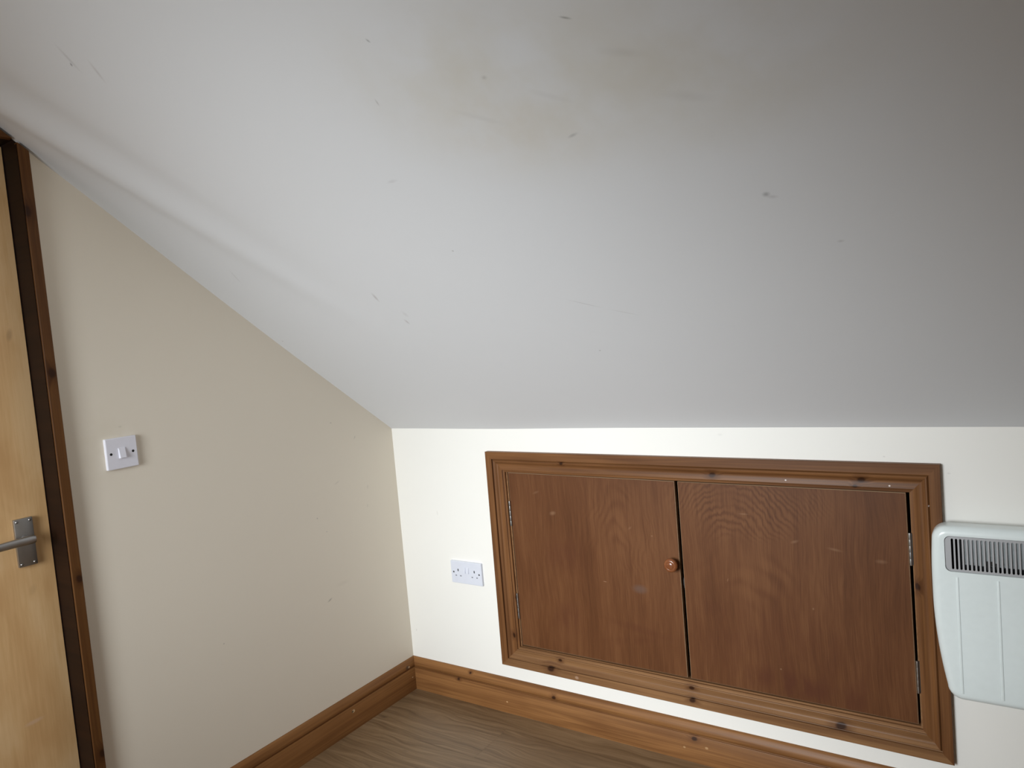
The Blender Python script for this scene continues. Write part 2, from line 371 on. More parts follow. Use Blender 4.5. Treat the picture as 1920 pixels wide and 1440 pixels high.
def floor_mat():
    m, nt, b = new_mat('oak_laminate')
    tc = nt.nodes.new('ShaderNodeTexCoord'); oi = nt.nodes.new('ShaderNodeObjectInfo')
    cb = nt.nodes.new('ShaderNodeCombineXYZ'); L(nt, math_(nt, 'MULTIPLY', oi.outputs['Random'], 31.0), cb.inputs[0]); L(nt, math_(nt, 'MULTIPLY', oi.outputs['Random'], 13.0), cb.inputs[1])
    v = vadd(nt, tc.outputs['Object'], cb.outputs[0])
    wn = noise(nt, vmul(nt, v, (2.5, 9, 1)), 1.0, 2)
    cw = nt.nodes.new('ShaderNodeCombineXYZ'); L(nt, math_(nt, 'MULTIPLY', wn, 0.10), cw.inputs[1])
    v = vadd(nt, v, cw.outputs[0])
    fine = noise(nt, vmul(nt, v, (5, 190, 1)), 1.0, 4, 0.6)
    mid = noise(nt, vmul(nt, v, (1.6, 45, 1)), 1.0, 3, 0.55)
    br = noise(nt, vmul(nt, v, (1.2, 9, 1)), 1.0, 3)
    f = math_(nt, 'ADD', math_(nt, 'MULTIPLY', fine, 0.35), math_(nt, 'MULTIPLY', mid, 0.40)); f = math_(nt, 'ADD', f, math_(nt, 'MULTIPLY', br, 0.25))
    c = ramp(nt, ramp_f(nt, f, 0.33, 0.68), [(0, (0.120, 0.070, 0.034)), (0.45, (0.190, 0.118, 0.060)), (1, (0.285, 0.187, 0.102))])
    kn = nt.nodes.new('ShaderNodeTexVoronoi'); kn.inputs['Scale'].default_value = 1.0; L(nt, vmul(nt, v, (3.0, 8.0, 1)), kn.inputs['Vector'])
    k = nt.nodes.new('ShaderNodeMapRange'); k.interpolation_type = 'SMOOTHSTEP'; k.inputs[1].default_value = 0.085; k.inputs[2].default_value = 0.02; L(nt, kn.outputs['Distance'], k.inputs[0])
    c = mixc(nt, math_(nt, 'MULTIPLY', k.outputs[0], 0.8), c, (0.06, 0.036, 0.022))
    L(nt, c, b.inputs['Base Color']); b.inputs['Roughness'].default_value = 0.42
    bump(nt, b, fine, 0.08, 0.0005)
    return m
M_floor = floor_mat()

# ------------------------------------------------------------------ structure: floor
fl = box('floor', (-0.1, RY-0.1, -0.06), (RX+0.1, 0.1, -0.008), M_dark)
tag(fl, 'oak-look laminate floor of long planks parallel to the knee wall', 'floor', 'structure')
rows = [0.0]; y = -0.113
while y > RY: rows.append(y); y -= 0.192
rows.append(RY)
plank_cache = {}
for i, (ya, yb) in enumerate(zip(rows, rows[1:])):
    off = {0: 1.95, 1: 0.525, 2: 1.12}.get(i, (0.31+0.47*i) % 1.25)
    xs = [0.0]
    x = off
    while x < RX: xs.append(x); x += 1.26
    xs.append(RX)
    for xa, xb in zip(xs, xs[1:]):
        if xb-xa < 0.01: continue
        key = (round(xb-xa, 3), round(ya-yb, 3))
        if key not in plank_cache:
            bm = bmesh.new(); lx, ly = xb-xa, ya-yb; g = 0.0003
            r = bmesh.ops.create_cube(bm, size=1.0)
            for v_ in r['verts']: v_.co = Vector(((v_.co.x+0.5)*(lx-2*g)+g, -((v_.co.y+0.5)*(ly-2*g)+g), (v_.co.z+0.5)*0.008-0.008))
            top = [e for e in bm.edges if all(v_.co.z > -0.001 for v_ in e.verts)]
            bmesh.ops.bevel(bm, geom=top, offset=0.0006, segments=1, affect='EDGES')
            po = bm_obj('plank', bm, M_floor, fl); plank_cache[key] = po.data
        else:
            po = bpy.data.objects.new('plank', plank_cache[key]); COL.objects.link(po); po.parent = fl
        po.location = (xa, ya, 0)

# ------------------------------------------------------------------ structure: ceilings
def sstep(a, b, x):
    t = min(1, max(0, (x-a)/(b-a))); return t*t*(3-2*t)
def ceil_z(x, y):
    z = H - SL*y
    z += 0.0035*sstep(0.5, 2.0, x) - 0.003*math.exp(-((x-0.5)/0.3)**2)*math.exp(-(y/0.2)**2)
    a = sstep(-0.40, -1.25, y)
    x0 = 0.130 + 0.42*max(-0.05, y+1.30)
    z += a*(0.012*math.exp(-(x/0.05)**2) - 0.0145*math.exp(-((x-x0)/0.044)**2) + 0.007*math.exp(-((x-x0-0.095)/0.05)**2))
    z += 0.003*math.sin(2.1*x+0.6)*math.sin(3.0*y+0.4)     # hand-skimmed plaster
    return z
YK = -(FLAT-H)/SL
def ceil_mesh():
    xs = [i*0.01 for i in range(0, 61)] + [0.6+0.05*i for i in range(1, int((RX-0.6)/0.05)+1)]
    if xs[-1] < RX: xs.append(RX)
    ys = [YK*i/90 for i in range(91)]
    verts, faces = [], []
    for y_ in ys:
        for x_ in xs: verts.append((x_, y_, ceil_z(x_, y_)))
    nx = len(xs)
    for j in range(len(ys)-1):
        for i in range(nx-1): faces.append((j*nx+i, (j+1)*nx+i, (j+1)*nx+i+1, j*nx+i+1))
    nb = len(verts)                                   # thickness: an upper skin and closed edges
    verts += [(v[0], v[1], v[2]+0.03) for v in verts]
    faces2 = [tuple(nb+i for i in reversed(f)) for f in faces]
    rim = [i for i in range(nx)] + [j*nx+nx-1 for j in range(1, len(ys))] + [(len(ys)-1)*nx+i for i in range(nx-2, -1, -1)] + [j*nx for j in range(len(ys)-2, 0, -1)]
    side = [(rim[k], rim[(k+1) % len(rim)], nb+rim[(k+1) % len(rim)], nb+rim[k]) for k in range(len(rim))]
    o = mesh_obj('ceiling', verts, faces+faces2+side, M_ceiling, None, 50); return o
tag(ceil_mesh(), 'sloping white plaster ceiling with scuffs and faint yellow stains', 'ceiling', 'structure')
cf = box('ceiling', (0, RY, FLAT), (RX, YK, FLAT+0.04), M_ceiling)
tag(cf, 'flat white ceiling above the slope', 'ceiling', 'structure')

# ------------------------------------------------------------------ structure: walls
D_Y0, D_Y1, D_Z = -1.2405, -2.0105, 1.9775    # door opening in the left wall (jamb faces, head)
def wall_poly(name, polys, axis, t0, t1, mat, label):
    """polys: convex outlines in the wall plane, extruded from t0 (room face) to t1"""
    bm = bmesh.new()
    for poly in polys:
        a = [bm.verts.new(((t0, p[0], p[1]) if axis == 'x' else (p[0], t0, p[1]))) for p in poly]
        b = [bm.verts.new(((t1, p[0], p[1]) if axis == 'x' else (p[0], t1, p[1]))) for p in poly]
        bm.faces.new(a); bm.faces.new(list(reversed(b)))
        n = len(poly)
        for i in range(n): bm.faces.new((a[i], b[i], b[(i+1) % n], a[(i+1) % n]))
    o = bm_obj(name, bm, mat); tag(o, label, 'wall', 'structure'); return o
def zc(y): return min(FLAT, H-SL*y) + 0.045
lt_ = 0.030                                        # lining thickness
oy0, oy1, oz = D_Y0+lt_, D_Y1-lt_, D_Z+lt_
oz = D_Z+0.0
yk_ = -(oz+lt_-0.045-H)/SL
wall_poly('wall_left', [[(0.0, 0), (0.0, zc(0)), (oy0, zc(oy0)), (oy0, 0)],
                        [(yk_, oz+lt_), (YK, zc(YK)), (oy1, FLAT+.045), (oy1, oz+lt_)],
                        [(oy1, 0), (oy1, FLAT+.045), (RY, FLAT+.045), (RY, 0)]], 'x', 0.0, -0.10, M_left,
          'cream painted gable wall beside the door, under the slope')
# knee wall with the cupboard opening
CX0, CX1, CZ0, CZ1 = 0.536, 1.828, 0.247, 0.912
wall_poly('wall_back', [[(-0.1, 0), (CX0, 0), (CX0, H+.004), (-0.1, H+.004)], [(CX1, 0), (RX+.1, 0), (RX+.1, H+.004), (CX1, H+.004)],
                        [(CX0, 0), (CX1, 0), (CX1, CZ0), (CX0, CZ0)], [(CX0, CZ1), (CX1, CZ1), (CX1, H+.004), (CX0, H+.004)]], 'y', 0.0, 0.06, M_back,
          'low off-white knee wall under the sloping ceiling')
wall_poly('wall_right', [[(0.0, 0), (0.0, zc(0)), (YK, zc(YK)), (YK, 0)], [(YK, 0), (YK, FLAT+.045), (VY1, FLAT+.045), (VY1, 0)], [(VY0, 0), (VY0, FLAT+.045), (RY, FLAT+.045), (RY, 0)],
                         [(VY1, 0), (VY1, VZ0), (VY0, VZ0), (VY0, 0)], [(VY1, VZ1), (VY1, FLAT+.045), (VY0, FLAT+.045), (VY0, VZ1)]], 'x', RX, RX+0.1, M_plain, 'cream painted wall on the right, out of view')
wall_poly('wall_front', [[(-.1, 0), (RX+.1, 0), (RX+.1, WZ0), (-.1, WZ0)], [(-.1, WZ1), (RX+.1, WZ1), (RX+.1, FLAT+.045), (-.1, FLAT+.045)],
                         [(-.1, WZ0), (WX0, WZ0), (WX0, WZ1), (-.1, WZ1)], [(WX1, WZ0), (RX+.1, WZ0), (RX+.1, WZ1), (WX1, WZ1)]], 'y', RY, RY-0.14, M_plain,
          'cream painted wall with the window, behind the viewer')
# window that lights the room
win = empty('window_1', ((WX0+WX1)/2, RY-0.08, WZ0)); tag(win, 'white framed window behind the viewer', 'window', 'structure')
def wb(name, lo, hi, mat, win=win):
    c = win.location
    o = box(name, [a-b for a, b in zip(lo, c)], [a-b for a, b in zip(hi, c)], mat, win, 0.004); return o
fw = 0.05; yb0, yb1 = RY-0.11, RY-0.05
wb('window_frame', (WX0, yb0, WZ0), (WX0+fw, yb1, WZ1), M_upvc); wb('window_frame', (WX1-fw, yb0, WZ0), (WX1, yb1, WZ1), M_upvc)
wb('window_frame', (WX0+fw, yb0, WZ0), (WX1-fw, yb1, WZ0+fw), M_upvc); wb('window_frame', (WX0+fw, yb0, WZ1-fw), (WX1-fw, yb1, WZ1), M_upvc)
def glass():
    m = bpy.data.materials.new('window_glass'); m.use_nodes = True; nt = m.node_tree; nt.nodes.clear()
    out = nt.nodes.new('ShaderNodeOutputMaterial'); mx = nt.nodes.new('ShaderNodeMixShader'); fr = nt.nodes.new('ShaderNodeFresnel')
    tr = nt.nodes.new('ShaderNodeBsdfTransparent'); gl = nt.nodes.new('ShaderNodeBsdfGlossy'); gl.inputs['Roughness'].default_value = 0.02
    L(nt, fr.outputs[0], mx.inputs[0]); L(nt, tr.outputs[0], mx.inputs[1]); L(nt, gl.outputs[0], mx.inputs[2]); L(nt, mx.outputs[0], out.inputs[0]); return m
M_glass = glass()
wb('pane', (WX0+fw, RY-0.082, WZ0+fw), (WX1-fw, RY-0.078, WZ1-fw), M_glass)

fill_win = empty('added_window', (RX+0.08, (VY0+VY1)/2, VZ0)); tag(fill_win, 'small white framed window added in the unseen right wall as side fill', 'window', 'structure')
xb0, xb1 = RX+0.05, RX+0.098
wb('window_frame', (xb0, VY0, VZ0), (xb1, VY0+fw, VZ1), M_upvc, fill_win); wb('window_frame', (xb0, VY1-fw, VZ0), (xb1, VY1, VZ1), M_upvc, fill_win)
wb('window_frame', (xb0, VY0+fw, VZ0), (xb1, VY1-fw, VZ0+fw), M_upvc, fill_win); wb('window_frame', (xb0, VY0+fw, VZ1-fw), (xb1, VY1-fw, VZ1), M_upvc, fill_win)
wb('pane', (RX+0.072, VY0+fw, VZ0+fw), (RX+0.076, VY1-fw, VZ1-fw), M_glass, fill_win)

# ------------------------------------------------------------------ skirting boards
SK = [(0.0, 0.0), (0.0, 0.018), (0.0875, 0.018), (0.0888, 0.0172), (0.0895, 0.0138), (0.0905, 0.0132), (0.0915, 0.0138), (0.0935, 0.0156), (0.097, 0.0170), (0.101, 0.0176),
      (0.106, 0.0172), (0.111, 0.0158), (0.116, 0.0135), (0.121, 0.0108), (0.125, 0.0085), (0.1272, 0.0065), (0.128, 0.0048), (0.128, 0.0)]
LTF = (0.55, 0.40, 0.26)
M_skirt_b = wood('skirting_pine', PL, PD, knots=[(1.1851, 0.079, 0.0075), (0.6729, 0.102, 0.0065), (0.2435, 0.085, 0.005), (0.300, 0.118, 0.004), (1.62, 0.05, 0.008)],
                 flecks=[(0.4672, 0.0423, 0.0035, (0.55, 0.33, 0.16)), (1.223, 0.0578, 0.005, (0.42, 0.25, 0.12)), (1.15, 0.043, 0.004, (0.42, 0.25, 0.12))], contrast=1.2)
M_skirt_l = wood('skirting_pine_side', PL, PD, flecks=[(0.3571, 0.0715, 0.0075, (0.62, 0.46, 0.27)), (0.3600, 0.0712, 0.0048, (0.015, 0.008, 0.005)),
                 (0.054, 0.103, 0.011, (0.10, 0.06, 0.04)), (0.047, 0.105, 0.005, (0.5, 0.36, 0.22)), (0.02, 0.06, 0.003, LTF)], contrast=0.8)
sb = strip('baseboard_back', (0, 0, 0), (RX, 0, 0), (0, 0, HS), (RX, 0, HS), (0, -1, 0), SK, HS, M_skirt_b, None, ea=1.0)
tag(sb, 'knotty varnished pine skirting board along the knee wall', 'skirting board', 'structure')
# local x runs from A to B: for the side wall start at the architrave, so mirror the knot positions
ALEN = 1.2135
def flip(lst): return [(ALEN-a[0],)+tuple(a[1:]) for a in lst]
M_skirt_l2 = wood('skirting_pine_gable', PL, PD, flecks=flip([(0.3571, 0.0715, 0.0070, (0.62, 0.46, 0.27)), (0.3605, 0.0712, 0.0048, (0.015, 0.008, 0.005)),
                 (0.058, 0.104, 0.010, (0.10, 0.06, 0.04)), (0.050, 0.103, 0.005, (0.5, 0.36, 0.22)), (0.035, 0.055, 0.003, LTF)]), contrast=0.8)
sl = strip('baseboard_left', (0, -ALEN, 0), (0, 0, 0), (0, -ALEN, HS), (0, 0, HS), (1, 0, 0), SK, HS, M_skirt_l2, None, eb=-1.0)
tag(sl, 'varnished pine skirting board along the cream gable wall', 'skirting board', 'structure')
tag(strip('baseboard_left', (0, RY, 0), (0, D_Y1-0.027, 0), (0, RY, HS), (0, D_Y1-0.027, HS), (1, 0, 0), SK, HS, M_skirt_l, None), 'pine skirting board past the door, out of view', 'skirting board', 'structure')
tag(strip('baseboard_right', (RX, 0, 0), (RX, RY, 0), (RX, 0, HS), (RX, RY, HS), (-1, 0, 0), SK, HS, M_skirt_l, None, ea=1.0, eb=-1.0), 'pine skirting board on the right wall, out of view', 'skirting board', 'structure')

# ------------------------------------------------------------------ room door on the left
AD = [(0.0, 0.0), (0.0, 0.0165), (0.0012, 0.018), (0.0236, 0.018), (0.0246, 0.0172), (0.0250, 0.0155), (0.0250, 0.0)]
AW = 0.0250; ay = -1.2135
def zt(y): return H - SL*y + 0.004       # the strip is cut to the slope
a1 = strip('trim_1', (0, ay, 0), (0, ay, zt(ay)), (0, ay-AW, 0), (0, ay-AW, zt(ay-AW)), (1, 0, 0), AD, AW, M_archdoor)
tag(a1, 'dark varnished pine architrave beside the door, cut to the slope', 'architrave', 'structure')
by = D_Y1+0.0012
a2 = strip('trim_2', (0, by-AW, 2.03), (0, by-AW, 0), (0, by, 2.005), (0, by, 0), (1, 0, 0), AD, AW, M_archdoor)
tag(a2, 'pine architrave on the hinge side of the door, out of view', 'architrave', 'structure')
def yc(z): return -(z-H-0.004)/SL
zh0 = D_Z-0.001; zh1 = zh0+AW
a3 = strip('trim_3', (0, by-AW, zh1), (0, yc(zh1), zh1), (0, by, zh0), (0, yc(zh0), zh0), (1, 0, 0), AD, AW, M_archdoor)
tag(a3, 'pine head architrave above the door', 'architrave', 'structure')
DF = -0.0615                              # door face
bm = bmesh.new(); add_box(bm, (-0.10, D_Y0, 0), (-0.0005, D_Y0+0.030, D_Z+0.06)); add_box(bm, (-0.0005, D_Y0, 0), (0.0130, D_Y0+0.0019, D_Z-0.012))
tag(bm_obj('trim_4', bm, M_lining), 'dark brown door lining at the latch side', 'door lining', 'structure')
tag(box('trim_5', (-0.10, D_Y1-lt_, 0), (0.0, D_Y1, D_Z), M_lining), 'dark brown door lining at the hinge side, out of view', 'door lining', 'structure')
tag(box('trim_6', (-0.10, D_Y1-lt_, D_Z), (0.0, D_Y0, D_Z+lt_), M_lining), 'dark brown door head lining', 'door lining', 'structure')
door = box('door_1', (DF-0.035, D_Y1+0.002, 0.006), (DF, D_Y0-0.002, D_Z-0.003), M_veneer, None, 0.0012, 1)
tag(door, 'flush tan veneered door with a brushed lever handle', 'door', 'structure')
plate = box('handle_plate', (DF, -1.3268, 0.9055), (DF+0.0095, -1.2838, 1.0285), M_satin, door, 0.0012)
tag(plate, 'rectangular brushed metal handle plate')
for yy in (-1.3205, -1.2905):
    for zz in (0.9125, 1.0215):
        s = lathe('screw', [(0, 0.0022), (0.0018, 0.0020), (0.0032, 0.0010), (0.0036, 0.0)], M_steel, plate, 14, Matrix.Translation((DF+0.0095, yy, zz)) @ Matrix.Rotation(math.pi/2, 4, 'Y'))
hy, hz = -1.3050, 0.9770
lathe('handle_rose', [(0.0098, 0.0), (0.0098, 0.010), (0.0090, 0.0155), (0.0086, 0.030), (0.0, 0.030)], M_satin, door, 24, Matrix.Translation((DF+0.0095, hy, hz)) @ Matrix.Rotation(math.pi/2, 4, 'Y'))
def lever():
    pts = [(0.034, -0.004, 0.0, 0.0075, 0.0085), (0.040, 0.004, 0.0, 0.0068, 0.0088), (0.045, -0.006, 0.0, 0.0068, 0.0085), (0.0475, -0.03, 0.0, 0.0062, 0.0080), (0.048, -0.07, -0.001, 0.0058, 0.0078), (0.046, -0.10, -0.002, 0.0056, 0.0078), (0.044, -0.116, -0.002, 0.0050, 0.0070), (0.043, -0.119, -0.002, 0.003, 0.004)]
    pts = [(0.045, 0.0095, 0, 0.002, 0.004), (0.0455, 0.0080, 0, 0.0050, 0.0070)] + [(0.046, 0.0, 0, 0.0065, 0.0086), (0.047, -0.03, 0, 0.0062, 0.0080), (0.048, -0.07, -0.001, 0.0058, 0.0076), (0.046, -0.10, -0.002, 0.0056, 0.0076), (0.044, -0.116, -0.002, 0.0050, 0.0068), (0.0435, -0.1185, -0.002, 0.002, 0.003)]
    n = 18; verts, faces = [], []
    for (dx, dy, dz, rx, rz) in pts:
        for k in range(n):
            a = 2*math.pi*k/n; verts.append((DF+dx+1.15*rx*math.cos(a), hy+dy, hz+dz+1.3*rz*math.sin(a)))
    for i in range(len(pts)-1):
        for k in range(n): faces.append((i*n+k, i*n+(k+1) % n, (i+1)*n+(k+1) % n, (i+1)*n+k))
    faces.append(tuple(range(n))); faces.append(tuple(range((len(pts)-1)*n+n-1, (len(pts)-1)*n-1, -1)))
    bm = bmesh.new(); bv = [bm.verts.new(v) for v in verts]
    for f in faces: bm.faces.new([bv[i] for i in f])
    return bm_obj('lever', bm, M_satin, door, 45)
lever()

# ------------------------------------------------------------------ eaves cupboard in the knee wall
cup = empty('eaves_cupboard', (1.177, 0.0, 0.18))
tag(cup, 'low two-door eaves cupboard of stained plywood in a moulded pine frame', 'cupboard')
O = [(0.4660, 0.9790), (1.8872, 0.9702), (1.8878, 0.1815), (0.4605, 0.1852)]      # outer corners TL TR BR BL
I = [(0.5395, 0.9045), (1.8165, 0.8935), (1.8190, 0.2560), (0.5410, 0.2605)]      # inner corners
AR = [(0.0, 0.0), (0.0, 0.0185), (0.0010, 0.0198), (0.0262, 0.0198), (0.0270, 0.0190), (0.0274, 0.0125), (0.0288, 0.0120), (0.0298, 0.0132), (0.0312, 0.0160), (0.0335, 0.0174),
      (0.0365, 0.0171), (0.0392, 0.0150), (0.0420, 0.0122), (0.0455, 0.0106), (0.0500, 0.0104), (0.0560, 0.0116), (0.0610, 0.0130), (0.0650, 0.0134), (0.0662, 0.0128), (0.0666, 0.0092), (0.0680, 0.0088), (0.0738, 0.0086), (0.0748, 0.0078), (0.0750, 0.0)]
NAIL = (0.8, 0.72, 0.66)
def P(q): return (q[0], 0.0, q[1])
kn = {0: ([(0.315, -0.034, 0.005), (0.832, -0.052, 0.008), (1.238, -0.048, 0.008), (1.222, -0.066, 0.005)], [(1.043, -0.058, 0.0024, NAIL), (1.305, -0.061, 0.0024, NAIL)]),
      1: ([(0.325, -0.064, 0.0075)], [(0.108, -0.029, 0.0022, NAIL)]),
      2: ([(0.270, -0.040, 0.011), (0.699, -0.022, 0.008), (0.702, -0.058, 0.007), (1.215, -0.024, 0.011), (1.178, -0.059, 0.006)], [(1.112, -0.012, 0.007, (0.36, 0.23, 0.15))]),
      3: ([(0.259, -0.082, 0.006), (0.118, -0.060, 0.007)], [])}
for i in range(4):
    j = (i+1) % 4
    ks, fs = kn[i]
    mt = wood('frame_pine_%d' % i, (0.215, 0.094, 0.034) if i != 2 else (0.265, 0.136, 0.058), (0.105, 0.042, 0.015) if i != 2 else (0.140, 0.064, 0.026), knots=ks, flecks=fs, seed=i*3.1, contrast=1.15)
    st = strip('architrave', P(O[i]), P(O[j]), P(I[i]), P(I[j]), (0, -1, 0), AR, 0.075, mt, cup)
# lining boards of the opening (their front edges just show inside the architrave)
cl = cup.location
def cbox(name, lo, hi, mat, parent=cup, bevel=0.0, base=cl):
    return box(name, [a-b for a, b in zip(lo, base)], [a-b for a, b in zip(hi, base)], mat, parent, bevel, 1)
M_lin2 = wood('cupboard_lining_pine', (0.30, 0.16, 0.075), (0.18, 0.085, 0.036), grain=0.6)
cbox('lining', (0.5362, -0.001, 0.2475), (0.5452, 0.059, 0.9115), M_lin2)
cbox('lining', (1.8145, -0.001, 0.2475), (1.8275, 0.059, 0.9115), M_lin2)
cbox('lining', (0.5452, -0.0005, 0.9045), (1.8145, 0.059, 0.9115), M_lin2)
cbox('lining', (0.5452, -0.0005, 0.2475), (1.8145, 0.059, 0.2615), M_lin2)
# carcass behind the doors
bm = bmesh.new()
x0, x1, z0, z1, yf, ybk = 0.5362, 1.8275, 0.2475, 0.9115, 0.060, 0.40
V = [bm.verts.new((a-cl.x, b, c-cl.z)) for b in (yf, ybk) for a, c in ((x0, z0), (x1, z0), (x1, z1), (x0, z1))]
for f in ((0, 1, 5, 4), (1, 2, 6, 5), (2, 3, 7, 6), (3, 0, 4, 7), (4, 5, 6, 7)): bm.faces.new([V[i] for i in f])
r = bmesh.ops.solidify(bm, geom=list(bm.faces), thickness=0.008)
bm_obj('carcass', bm, M_dark, cup)
def hatch_door(quad, name='cupboard_door'):
    """quad TL TR BR BL in wall coordinates; mesh keeps world coordinates so both sheets share the figure"""
    yF, yB, ch = -0.0015, 0.0165, 0.0016
    c = Vector((sum(q[0] for q in quad)/4, sum(q[1] for q in quad)/4))
    def ins(q, d): return (q[0]+(d if q[0] < c.x else -d), q[1]+(d if q[1] < c.y else -d))
    fr = [ins(q, ch) for q in quad]
    verts = [(q[0], yF, q[1]) for q in fr] + [(q[0], yF+ch*0.7, q[1]) for q in quad] + [(q[0], yB, q[1]) for q in quad]
    faces = [(3, 2, 1, 0)] + [(i, (i+1) % 4, 4+(i+1) % 4, 4+i) for i in range(4)] + [(4+i, 4+(i+1) % 4, 8+(i+1) % 4, 8+i) for i in range(4)] + [(8, 9, 10, 11)]
    bm = bmesh.new(); bv = [bm.verts.new(v) for v in verts]
    for k, f in enumerate(faces):
        fc = bm.faces.new([bv[i] for i in f]); fc.material_index = 1 if 1 <= k <= 8 else 0
    o = bm_obj(name, bm, M_ply); o.data.materials.append(M_plyedge)
    o.parent = cup; o.matrix_local = Matrix.Translation(-cl); return o
dl = hatch_door([(0.5475, 0.9022), (1.1725, 0.8955), (1.1712, 0.2672), (0.5475, 0.2672)])
tag(dl, 'plain stained plywood door with a round wooden knob')
dr = hatch_door([(1.1826, 0.8953), (1.8058, 0.8908), (1.8088, 0.2655), (1.1822, 0.2672)])
tag(dr, 'stained plywood door with arched grain figure')
M_knob = wood('knob_wood', (0.30, 0.105, 0.036), (0.16, 0.05, 0.018), rough=0.18, coat=0.8)
kb = lathe('knob', [(0.01159, 0.0), (0.01159, 0.00448), (0.00976, 0.00896), (0.01098, 0.01344), (0.01647, 0.01736), (0.02074, 0.02184), (0.02196, 0.02632), (0.02098, 0.0308), (0.01769, 0.03416), (0.01281, 0.03562), (0.01196, 0.03494), (0.01037, 0.03606), (0.00549, 0.03718), (0.0, 0.03741)], M_knob, dl, 36,
           Matrix.Translation((1.1530, -0.0015, 0.6352)) @ Matrix.Rotation(math.pi/2, 4, 'X'), 60)
tag(kb, 'round glossy turned wooden knob')
def hinge(parent, x, za, zb, side):
    n = 5; prof = [(0.0, 0.0)]; Lh = zb-za; r = 0.0038
    for k in range(n):
        a, b = Lh*k/n, Lh*(k+1)/n
        prof += [(r*0.985, a), (r, a+0.0003), (r, b-0.0003), (r*0.985, b)]
    prof += [(0.0, Lh)]
    h = lathe('hinge', prof, M_steel, parent, 16, Matrix.Translation((x, -0.0042, za)), 40)
    bm = bmesh.new(); add_box(bm, (-0.0015, 0.0, 0.001), (0.0015, 0.018, Lh-0.001)); add_box(bm, (min(0, side*0.0052), 0.0005, 0.001), (max(0, side*0.0052), 0.0022, Lh-0.001))
    bm_obj('hinge_leaf', bm, M_darksteel, h)
    return h
hinge(dl, 0.5462, 0.7085, 0.7985, -1); hinge(dl, 0.5452, 0.3665, 0.4595, -1)
hinge(dr, 1.8105, 0.6985, 0.7850, 1); hinge(dr, 1.8128, 0.3535, 0.4415, 1)
# ball catch on the edge of the right-hand door
bm = bmesh.new(); add_box(bm, (1.1795, 0.0012, 0.557), (1.1824, 0.012, 0.590), 0.0006, 1); add_box(bm, (1.1765, 0.004, 0.563), (1.1797, 0.009, 0.584), 0.0012, 1)
bm_obj('catch', bm, M_darksteel, dr)

# ------------------------------------------------------------------ double socket on the knee wall
def rounded_plate(bm, w, h, t, rad, bev):
    """plate centred on x, y; from z=0 to t with rounded corners and a rounded front edge"""
    pts = []
    for cx, cy, a0 in ((w/2-rad, h/2-rad, 0), (-w/2+rad, h/2-rad, 90), (-w/2+rad, -h/2+rad, 180), (w/2-rad, -h/2+rad, 270)):
        for k in range(5):
            a = math.radians(a0+90*k/4); pts.append((cx+rad*math.cos(a), cy+rad*math.sin(a), math.cos(a), math.sin(a)))
    rings = []
    for (ins, z) in ((0, 0), (0, t-bev), (bev*0.3, t-bev*0.3), (bev, t)):
        ring = []
        for (x, y, nx, ny) in pts:
            k = max(0.0, 1-ins/rad) if rad > 0 else 1
            ring.append(bm.verts.new((x-ins*(1 if x > 0 else -1) if False else x-ins*nx, y-ins*ny, z)))
        rings.append(ring)
    n = len(pts)
    for a, b in zip(rings, rings[1:]):
        for k in range(n): bm.faces.new((a[k], a[(k+1) % n], b[(k+1) % n], b[k]))
    bm.faces.new(rings[-1]); bm.faces.new(list(reversed(rings[0])))
BACK = Matrix.Rotation(math.pi/2, 4, 'X')                     # local x right, y up, z out of the knee wall
LEFT = Matrix(((0, 0, 1, 0), (1, 0, 0, 0), (0, 1, 0, 0), (0, 0, 0, 1)))   # local x -> +y, y -> up, z -> +x
sock = empty('wall_socket', (0.3222, 0.0, 0.5098)); sock.matrix_world = Matrix.Translation((0.3222, 0, 0.5098)) @ BACK
tag(sock, 'white double switched socket on the knee wall left of the cupboard', 'socket')
bm = bmesh.new(); rounded_plate(bm, 0.146, 0.086, 0.0095, 0.003, 0.0022)
bm_obj('plate', bm, M_white, sock, 18)
def disc(name, x, y, z, r, mat, parent, h=0.0004):
    o = lathe(name, [(r, -0.0005), (r, h), (0, h)], mat, parent, 18, Matrix.Translation((x, y, z))); return o
for sx in (-0.0603, 0.0603):
    s = disc('screw', sx, 0.0, 0.0095, 0.0036, M_slotgrey, sock)
    lathe('screw_head', [(0.0026, 0.0), (0.0022, 0.0008), (0, 0.0009)], M_darksteel, s, 14, Matrix.Translation((0.0004, -0.0004, 0.0002)))
for cx in (-0.0385, 0.0385):
    def slot(dx, dy, w, h, mat):
        bm = bmesh.new(); add_box(bm, (cx+dx-w/2, dy-h/2, 0.0090), (cx+dx+w/2, dy+h/2, 0.0099)); bm_obj('pin_slot', bm, mat, sock)
    slot(0, 0.0085, 0.0042, 0.0088, M_black)
    slot(-0.0111, -0.0130, 0.0066, 0.0042, M_slotgrey); slot(0.0111, -0.0130, 0.0066, 0.0042, M_slotgrey)
